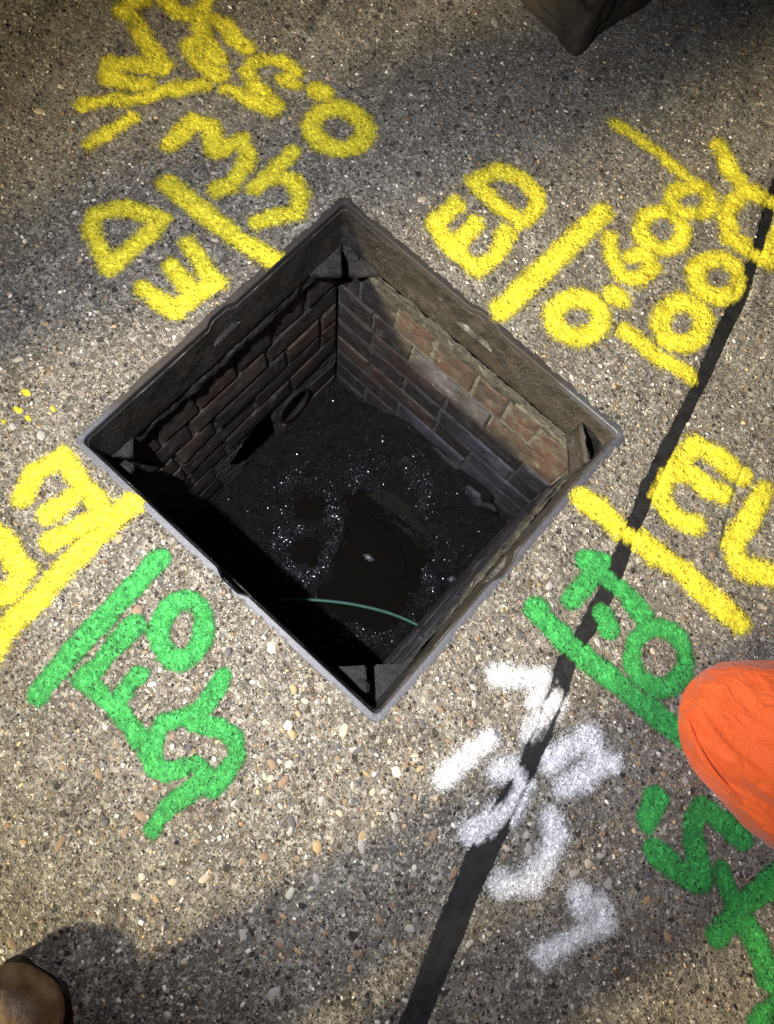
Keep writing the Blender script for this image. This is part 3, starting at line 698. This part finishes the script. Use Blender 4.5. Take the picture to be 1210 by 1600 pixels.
F = np.stack([fi[:-1, :-1], fi[1:, :-1], fi[1:, 1:], fi[:-1, 1:]], 2).reshape(-1, 4)
o = mesh_np('shaft_floor', np.stack([FXg.ravel(), FYg.ravel(), FZ.ravel()], 1), F, M_SILT); tag(o, 'black wet silt floor at the bottom of the shaft', kind='structure')
floor_o = o
bm = bmesh.new(); vs = [bm.verts.new((x, y, ZFL-.0020)) for x, y in ((WX0, WY0), (WX1, WY0), (WX1, WY1), (WX0, WY1))]; bm.faces.new(vs)
o = bm_obj('puddle', bm, M_WATER, None, False); tag(o, 'still black water lying on the shaft floor', kind='structure')
# glinting wet grit
N = 26000; gx = rng.uniform(WX0+.01, WX1-.01, N); gy = rng.uniform(WY0+.02, WY1-.01, N)
ii = ((gx-fx[0])/fs).round().astype(int); jj = ((gy-fy[0])/fs).round().astype(int)
pr = np.exp(-((pd[ii, jj]-.022)/.030)**2)*(.10+.75*np.clip((vnoise(gx, gy, 22, 81)+.15)*2.5, 0, 1)) + .035
ok = (rng.uniform(0, 1, N) < pr) & (pd[ii, jj] > -.012); gx, gy, ii, jj = gx[ok], gy[ok], ii[ok], jj[ok]; n = len(gx)
octa = np.array([(1, 0, 0), (-1, 0, 0), (0, 1, 0), (0, -1, 0), (0, 0, 1), (0, 0, -1)], float)
of = np.array([(0, 2, 4), (2, 1, 4), (1, 3, 4), (3, 0, 4), (2, 0, 5), (1, 2, 5), (3, 1, 5), (0, 3, 5)])
Q = rng.normal(size=(n, 3, 3)); Q, _ = np.linalg.qr(Q)
V = np.einsum('nij,kj->nki', Q, octa)*rng.uniform(.0008, .0026, (n, 1, 1)) + np.stack([gx, gy, FZ[ii, jj]+.0012], 1)[:, None]
F = (of[None]+(np.arange(n)*6)[:, None, None]).reshape(-1, 3)
mg = NM('wet_glinting_grit'); mg.fin((.22, .23, .26), .33, Specular_IOR_Level=1.0, Metallic=.9); 
o = mesh_np('wet_grit', V.reshape(-1, 3), F, mg.m, floor_o, False); o['kind'] = 'stuff'
def blob(name, loc, scale, mat, seed, rz=0, parent=None, amp=.3):
    bm = bmesh.new(); bmesh.ops.create_icosphere(bm, subdivisions=3, radius=1)
    for q in bm.verts:
        q.co *= 1+amp*mnoise.noise(q.co*1.6+Vector((seed, 0, 0)))+amp*.3*mnoise.noise(q.co*4+Vector((seed, 0, 0)))
        q.co = Vector((q.co.x*scale[0], q.co.y*scale[1], q.co.z*scale[2]))
    o = bm_obj(name, bm, mat, parent); o.location = loc; o.rotation_euler = (0, 0, rz); return o
M_WETST = simple('wet_grey_stone', (.03, .032, .035), (.08, .085, .09), 80., .3, .0015, 160.)
x, y = G(577, 871, -.795); tag(blob('stone', (x, y, -.797), (.016, .009, .007), M_WETST, 5, R(10)), 'small pale stone lying in the middle of the black puddle', 'stone')
M_WETC = simple('wet_mortar_lump', (.010, .010, .011), (.028, .028, .033), 60., .4, .004, 140.)
x, y = G(745, 775, -.68); tag(blob('rubble_lump', (x, y, -.68), (.060, .022, .030), M_WETC, 8, R(8), amp=.45), 'broken lump of mortar lying low against the upper right wall', 'rubble')
x, y = G(690, 735, -.75); tag(blob('rubble_lump', (x, y, -.748), (.040, .026, .024), M_SILT, 12, R(40), amp=.5), 'dark rounded lump of debris left of the pale broken mortar', 'rubble')
x, y = G(706, 905, -.78); tag(blob('stone', (x, y, -.782), (.012, .009, .009), M_WETST, 15, 1), 'grey stone at the foot of the lower right wall', 'stone')
def tube(name, pts, rad, mat, parent=None, cyc=False):
    cu = D.curves.new(name, 'CURVE'); cu.dimensions = '3D'; cu.bevel_depth = rad; cu.bevel_resolution = 3; cu.resolution_u = 8
    sp = cu.splines.new('NURBS'); sp.points.add(len(pts)-1); sp.use_endpoint_u = True; sp.order_u = 4
    for p, q in zip(sp.points, pts): p.co = (*q, 1)
    cu.use_fill_caps = True; cu.materials.append(mat); o = D.objects.new(name, cu); link(o, parent)
    dg = bpy.context.evaluated_depsgraph_get(); me = D.meshes.new_from_object(o.evaluated_get(dg)); me.name = name
    D.objects.remove(o); o = D.objects.new(name, me); link(o, parent)
    for p in me.polygons: p.use_smooth = True
    return o
def gp(px, py, z): x, y = G(px, py, z); return (x, y, z)
o = tube('cable', [gp(440, 938, -.74), gp(465, 936, -.735), gp(520, 938, -.73), gp(590, 951, -.73), gp(628, 964, -.73), gp(662, 981, -.73)], .0044, M_CABLE); tag(o, 'green cable crossing the bottom of the shaft above the silt', 'cable')
o = tube('wire', [gp(582, 800, -.797), gp(600, 820, -.788), gp(622, 848, -.788), gp(634, 880, -.792), gp(636, 905, -.80)], .0026, M_WIRE); tag(o, 'thin black curved wire in the puddle', 'wire')
o = tube('twig', [gp(512, 888, -.80), gp(525, 870, -.79), gp(538, 842, -.792), gp(545, 820, -.80)], .0022, M_WIRE); tag(o, 'dark twig standing out of the silt left of the pale stone', 'twig')

# ------------------------------------------------------------------ people
def skin(name, verts, edges, radii, mat, parent, sub=2, noise=0.):
    me = D.meshes.new(name); me.from_pydata(verts, edges, []); o = D.objects.new(name, me); link(o, parent)
    sm = o.modifiers.new('skin', 'SKIN'); sm.use_smooth_shade = True
    sv = me.skin_vertices[0].data
    for i, r_ in enumerate(radii): sv[i].radius = (r_, r_) if not isinstance(r_, tuple) else r_
    sv[0].use_root = True
    ss = o.modifiers.new('sub', 'SUBSURF'); ss.levels = sub; ss.render_levels = sub
    dg = bpy.context.evaluated_depsgraph_get(); m2 = D.meshes.new_from_object(o.evaluated_get(dg)); m2.name = name
    D.objects.remove(o); o = D.objects.new(name, m2); link(o, parent)
    if noise:
        for v in m2.vertices:
            c = v.co; k = noise*mnoise.noise(Vector((c.x*14, c.y*14, c.z*9)))+noise*.5*mnoise.noise(Vector((c.x*35, c.y*35, c.z*20)))
            v.co = c+v.normal*k
    for p in m2.polygons: p.use_smooth = True
    m2.materials.append(mat); return o
def boot(parent, toe, heading, mat_u, mat_s, width=.053, height=.20):
    """toe: world xy of the toe tip; heading: direction the toe points (angle of +y)"""
    n = 24; secs = [(0.0, .30, .012, .030), (-.006, .62, .008, .044), (-.020, .86, .006, .058), (-.042, 1.0, .006, .068), (-.075, 1.03, .006, .074), (-.11, .98, .006, .082),
                    (-.15, .88, .008, .104), (-.19, .80, .010, .135), (-.23, .76, .008, .165), (-.265, .74, .006, .172), (-.292, .60, .006, .165), (-.303, .30, .010, .12)]
    V = []; F = []
    for (y, wf, z0, z1) in secs:
        for i in range(n):
            a = 2*math.pi*i/n; cx_ = math.cos(a); s_ = math.sin(a)
            xx = width*wf*math.copysign(abs(cx_)**.75, cx_); zc = (z0+z1)/2; zh = (z1-z0)/2
            zz_ = zc+zh*math.copysign(abs(s_)**.8, s_)
            if s_ > 0 and y < -.12: xx *= 1-.35*s_
            V.append((xx, y, zz_))
    m_ = len(secs)
    for k in range(m_-1):
        for i in range(n): F.append((k*n+i, k*n+(i+1) % n, (k+1)*n+(i+1) % n, (k+1)*n+i))
    bm = bmesh.new(); vs = [bm.verts.new(v) for v in V]
    for f in F: bm.faces.new([vs[i] for i in f])
    bm.faces.new([vs[i] for i in range(n)]); bm.faces.new([vs[(m_-1)*n+i] for i in range(n)])
    bmesh.ops.recalc_face_normals(bm, faces=bm.faces[:])
    o = bm_obj('boot', bm, mat_u, parent); o.location = (toe[0], toe[1], 0.006); o.rotation_euler = (0, 0, heading)
    ss = o.modifiers.new('sub', 'SUBSURF'); ss.levels = 1; ss.render_levels = 1
    # shaft
    bm = bmesh.new(); rings = []
    for (z, rr) in ((.12, .044), (.17, .046), (.22, .050), (.24, .050)):
        rings.append([bm.verts.new((rr*math.cos(2*math.pi*i/20), -.24+rr*1.1*math.sin(2*math.pi*i/20), z)) for i in range(20)])
    for a, b_ in zip(rings[:-1], rings[1:]):
        for i in range(20): bm.faces.new((a[i], a[(i+1) % 20], b_[(i+1) % 20], b_[i]))
    bm_obj('boot_shaft', bm, mat_u, o)
    # sole
    bm = bmesh.new(); out = []
    for (y, wf, *_r) in secs: out.append((width*wf*.93-.003, y-(.008 if y == 0 else 0)))
    outl = out+[(-x, y) for x, y in out[::-1]]
    top = [bm.verts.new((x, y, .012)) for x, y in outl]; bot = [bm.verts.new((x, y, -.006)) for x, y in outl]
    bm.faces.new(top); bm.faces.new(bot[::-1])
    for i in range(len(outl)): bm.faces.new((top[i], bot[i], bot[(i+1) % len(outl)], top[(i+1) % len(outl)]))
    bmesh.ops.recalc_face_normals(bm, faces=bm.faces[:]); bm_obj('sole', bm, mat_s, o, False)
    # toe cap seam and laces
    for y in (-.085,):
        pts = []
        for i in range(13):
            a = math.pi*i/12; pts.append((width*1.045*math.cos(a), y-.012*math.sin(a), .012+.071*abs(math.sin(a))**.8))
        tube('seam', pts, .0016, mat_s, o)
    for q in range(4):
        y = -.115-.022*q; z = .085+.016*q*1.25
        tube('lace', [(-.022, y, z), (0, y+.006, z+.006), (.022, y-.004, z)], .0022, mat_s, o)
    return o
M_BOOTB = NM('brown_leather'); M_BOOTB = M_BOOTB.fin(M_BOOTB.ramp(M_BOOTB.noise(30., 5, .65), [(.3, (.08, .044, .022)), (.5, (.19, .11, .055)), (.72, (.33, .235, .14))]),
            M_BOOTB.map(M_BOOTB.noise(40., 3), .3, .7, .28, .5), M_BOOTB.bump(M_BOOTB.noise(180., 4, .6), .0008), Specular_IOR_Level=.5)
M_BOOTD = simple('dark_brown_leather', (.006, .004, .003), (.014, .008, .006), 50., .6, .0008, 200., rough2=.8)
M_SOLE = simple('rubber_sole', (.015, .014, .013), (.035, .03, .028), 60., .7)
M_NAVY = simple('navy_work_trousers', (.012, .014, .022), (.03, .032, .045), 30., .85, .003, 60.)
M_OLIVE = simple('olive_work_trousers', (.03, .028, .014), (.06, .055, .03), 30., .85, .003, 60.)
M_SKIN = simple('skin', (.42, .24, .17), (.52, .32, .23), 20., .5)
M_HAT = simple('white_hard_hat', (.7, .7, .68), (.8, .8, .78), 20., .35)
def mat_orange():
    m = NM('orange_fabric')
    col = m.ramp(m.noise(9., 5, .65), [(.25, (.50, .068, .010)), (.5, (.62, .090, .014)), (.75, (.70, .112, .020))])
    st = m.map(m.noise(14., 4, .7), .60, .74, 0., .40); col = m.mix(st, col, (.30, .06, .02))
    wv = m.n('VectorMath', operation='MULTIPLY'); m.set(wv.inputs[0], m.tc); wv.inputs[1].default_value = (9, 24, 18)
    n_ = m.n('TexNoise', i_Vector=wv.outputs[0], i_Scale=1., i_Detail=3., i_Distortion=1.6).outputs['Fac']
    cr = m.math('ABSOLUTE', m.math('SUBTRACT', n_, .5)); cr = m.map(cr, 0., .05, 0., 1., True)
    n2_ = m.n('TexNoise', i_Vector=wv.outputs[0], i_Scale=2.3, i_Detail=4., i_Distortion=1.0).outputs['Fac']
    h = m.math('ADD', m.math('ADD', m.math('MULTIPLY', cr, .10), m.math('MULTIPLY', n2_, .9)), m.math('ADD', n_, m.math('MULTIPLY', m.noise(700., 2), .05)))
    return m.fin(col, .72, m.bump(h, .0055), Specular_IOR_Level=.25, Sheen_Weight=.15)
M_ORANGE = mat_orange()
def person(label, toes, heads, jacket, trousers, bootm, lean=(0, 0), boots=True, legs=(True, True), hip_h=.93, arms=None, bw=.053):
    """toes: two toe positions; heads: two headings (angle of the foot's +y). Returns the root."""
    ank = []
    for t_, h_ in zip(toes, heads): ank.append(Vector((t_[0]+math.sin(h_)*.24, t_[1]-math.cos(h_)*.24, .12)))
    mid = (ank[0]+ank[1])/2; fwd = Vector((-math.sin((heads[0]+heads[1])/2), math.cos((heads[0]+heads[1])/2), 0)); side = Vector((fwd.y, -fwd.x, 0))
    root = empty('person', (mid.x, mid.y, 0)); tag(root, label, 'person')
    base = Vector((mid.x, mid.y, 0)); W = lambda v: tuple(Vector(v)-base)
    L = Vector((lean[0], lean[1], 0)); hip = base+L*.3+Vector((0, 0, hip_h)); chest = base+L*.8+Vector((0, 0, hip_h+.42)); neck = base+L+Vector((0, 0, hip_h+.55)); head = neck+L*.25+Vector((0, 0, .17))
    s0 = -1 if (ank[0]-mid).dot(side) < 0 else 1
    hips = [hip+side*.09*s0, hip-side*.09*s0]; sh = [chest+side*.19*s0+Vector((0, 0, .06)), chest-side*.19*s0+Vector((0, 0, .06))]
    knees = [(hips[i]+ank[i])/2+fwd*.06+Vector((0, 0, .02)) for i in (0, 1)]
    if arms is None: arms = [(sh[i]+side*.10*(s0 if i == 0 else -s0)-Vector((0, 0, .27))+fwd*.02, sh[i]+side*.12*(s0 if i == 0 else -s0)-Vector((0, 0, .50))+fwd*.14) for i in (0, 1)]
    # body
    bv = [hip, hip+Vector((0, 0, .12)), chest, neck, head, head+Vector((0, 0, .10))]; be = [(0, 1), (1, 2), (2, 3), (3, 4), (4, 5)]; br = [(.12, .10), (.11, .09), (.14, .10), (.055, .055), (.085, .10), (.075, .085)]
    for i in (0, 1):
        n0 = len(bv); bv += [hips[i], knees[i], ank[i]]; be += [(0, n0), (n0, n0+1), (n0+1, n0+2)]; br += [.08, .055, .04]
        n0 = len(bv); e_, h_ = arms[i]; bv += [sh[i], e_, h_, h_+(h_-e_).normalized()*.09]; be += [(2, n0), (n0, n0+1), (n0+1, n0+2), (n0+2, n0+3)]; br += [.055, .042, .028, .032]
    skin('body', [W(v) for v in bv], be, br, M_SKIN, root)
    # trousers
    tv = [hip+Vector((0, 0, .08)), hip]; te = [(0, 1)]; tr = [(.15, .125), (.15, .13)]
    for i in (0, 1):
        if not legs[i]:
            n0 = len(tv); tv += [hips[i]-Vector((0, 0, .05)), knees[i], (knees[i]*.55+ank[i]*.45)]; te += [(1, n0), (n0, n0+1), (n0+1, n0+2)]; tr += [.10, .083, .085]; continue
        n0 = len(tv); tv += [hips[i]-Vector((0, 0, .05)), knees[i], ank[i]+Vector((0, 0, .02)), ank[i]-Vector((0, 0, .03))]; te += [(1, n0), (n0, n0+1), (n0+1, n0+2), (n0+2, n0+3)]; tr += [.10, .090, .088, .086]
    skin('trousers', [W(v) for v in tv], te, tr, trousers, root, noise=.008)
    jv = [hip+Vector((0, 0, .02)), hip+Vector((0, 0, .2)), chest, neck-Vector((0, 0, .03))]; je = [(0, 1), (1, 2), (2, 3)]; jr = [(.175, .15), (.165, .14), (.185, .14), .07]
    for i in (0, 1):
        n0 = len(jv); e_, h_ = arms[i]; jv += [sh[i], e_, h_]; je += [(2, n0), (n0, n0+1), (n0+1, n0+2)]; jr += [.085, .065, .05]
    skin('jacket', [W(v) for v in jv], je, jr, jacket, root, noise=.008)
    bm = bmesh.new(); bmesh.ops.create_uvsphere(bm, u_segments=24, v_segments=12, radius=1)
    for v in bm.verts:
        z = v.co.z; v.co = Vector((v.co.x*.125, v.co.y*.145, max(z, 0)*.115))
        if z <= .02: v.co.x *= 1.15; v.co.y *= 1.2
    o = bm_obj('hard_hat', bm, M_HAT, root); o.location = W(head+Vector((0, 0, .10))); o.rotation_euler = (0, 0, (heads[0]+heads[1])/2)
    if boots:
        for t_, h_ in zip(toes, heads):
            b_ = boot(root, (t_[0]-mid.x, t_[1]-mid.y), h_, bootm, M_SOLE, width=bw)
    return root
def hd(v): return math.atan2(-v[0], v[1])       # heading angle for a foot pointing along v
g = lambda px, py: Vector(G(px, py))
# the photographer: left toe shows at the bottom left
up = Vector((-.22, .97)).normalized()
M_HIVIS = simple('orange_hi_vis_jacket', (.75, .13, .015), (.88, .17, .02), 20., .7)
t0 = g(76, 1506); t1 = t0+Vector((.21, -.06))
person('person photographing the hole, brown leather boot toe showing at bottom left', [tuple(t0), tuple(t1)], [hd(up), hd(up)-.1], M_HIVIS, M_NAVY, M_BOOTB, bw=.067)
# worker beyond the left edge whose shadow crosses the hole
c0 = Vector((-.98, -1.55)); dirv = Vector((-.9, .33))
person('person standing beyond the left photo edge, shadow falling across the hole', [(c0.x-.30, c0.y+.02), (c0.x-.08, c0.y+.26)], [hd(dirv), hd(dirv)], M_HIVIS, M_NAVY, M_BOOTD)
# worker at top right: dark boot toe
dn = (g(905, 78)-g(950, -60)).normalized(); t0 = g(903, 76); t1 = t0+Vector((-.10, .50))
tp0 = t0-dn*.03; M_UMBER = simple('umber_work_trousers', (.010, .007, .004), (.030, .022, .012), 30., .85, .003, 60.)
top_ = person('person in dark brown trousers, pointed dark cuff showing at the top edge', [tuple(tp0), tuple(t1)], [hd(dn), hd(dn)-.2], M_NAVY, M_UMBER, M_BOOTD, bw=.040, legs=(False, True))
# worker at right in orange over-trousers
lf = (g(1080, 1110)-g(1300, 1190)).normalized(); t0 = g(1086, 1115); t1 = t0+Vector((.30, -.42))
pr_ = person('person in orange waterproof trousers standing at the right photo edge', [tuple(t0+Vector((-lf.x, -lf.y))*.01), tuple(t1)], [hd(lf), hd(lf)+.2], M_ORANGE, M_ORANGE, M_BOOTB, legs=(False, True))
def hem(out, cpx, shin, pr_, mat, seed=0., fold=True):
    P = [np.array(G(x, y, .02)) for x, y in out]; P.append(P[0]); P = np.array(P)
    sl = np.r_[0, np.cumsum(np.hypot(*np.diff(P, axis=0).T))]; n = 220
    t = np.linspace(0, sl[-1], n, endpoint=False); Q = np.stack([np.interp(t, sl, P[:, 0]), np.interp(t, sl, P[:, 1])], 1)
    for _ in range(5): Q = (np.roll(Q, 1, 0)+Q*2+np.roll(Q, -1, 0))/4
    shin = np.array(shin); c = np.array(G(*cpx)); fold_ = fold
    V = []
    prof = [(1.0, .004, 0), (1.0, .012, 0), (.99, .022, 0), (.955, .040, 0), (.88, .058, .02), (.78, .072, .06), (.66, .086, .15), (.56, .108, .32), (.50, .145, .55), (.46, .20, .8), (.44, .27, 1), (.43, .36, 1), (.43, .45, 1)]
    full = []
    for a, b_ in zip(prof[:-1], prof[1:]):
        for q in range(4): full.append(tuple(np.array(a)*(1-q/4)+np.array(b_)*q/4))
    full.append(prof[-1])
    for (s, z, m_) in full:
        cen = c*(1-m_)+shin*m_
        for i in range(n):
            d = Q[i]-c; ang = i/n*2*math.pi
            if m_ > 0:
                L = np.hypot(*d); dd = d/L*(L*(1-m_)+.20*m_)
            else: dd = d
            uu = (Q[i][0]*.74+Q[i][1]*.67)*(.4+.6*s); vv = (-Q[i][0]*.67+Q[i][1]*.74)*(.4+.6*s); w_ = .016*mnoise.noise(Vector((uu*6, vv*15, z*10)))+.006*(1-abs(mnoise.noise(Vector((uu*14, vv*38, z*16))))*2)
            fold = .0045*math.sin(ang*9+z*50)*min(1, max(0, (1-s)*6))*(.3 if z > .05 else 1)
            p = cen+dd*(s+ (w_*1.2+fold))
            V.append((p[0], p[1], z+w_*1.1*(1 if s < .98 else .2)))
    F = [(k*n+i, k*n+(i+1) % n, (k+1)*n+(i+1) % n, (k+1)*n+i) for k in range(len(full)-1) for i in range(n)]
    V = np.array(V); V[:, 0] -= pr_.location.x; V[:, 1] -= pr_.location.y
    o = mesh_np('trouser_hem', V, F, mat, pr_)
    if not fold_: return
    # stitched fold along the hem
    pts = []
    for (x, y, z) in ((1069,1112,.020),(1076,1135,.040),(1090,1168,.050),(1108,1198,.054),(1126,1222,.052),(1156,1250,.046),(1196,1288,.030)):
        a = G(x, y, z); pts.append((a[0]-pr_.location.x, a[1]-pr_.location.y, z))
    tube('hem_fold', pts, .0045, M_ORANGE, pr_)
hem([(1068,1118),(1071,1092),(1085,1067),(1108,1046),(1140,1032),(1180,1030),(1225,1030),(1290,1040),(1350,1080),(1385,1150),(1380,1240),(1340,1330),(1290,1366),(1240,1345),(1205,1320),(1168,1292),(1140,1258),(1112,1228),(1090,1204),(1074,1172),(1068,1145)],
    (1235, 1170), (t0.x-lf.x*.25, t0.y-lf.y*.25), pr_, M_ORANGE)
hem([(800,-34),(828,4),(858,30),(874,44),(884,62),(897,76),(907,77),(922,66),(938,46),(966,24),(1004,4),(1040,-26),(1050,-90),(1010,-160),(930,-190),(850,-160),(805,-100)],
    (925, -55), (tp0.x-dn.x*.24, tp0.y-dn.y*.24), top_, M_UMBER, fold=False)
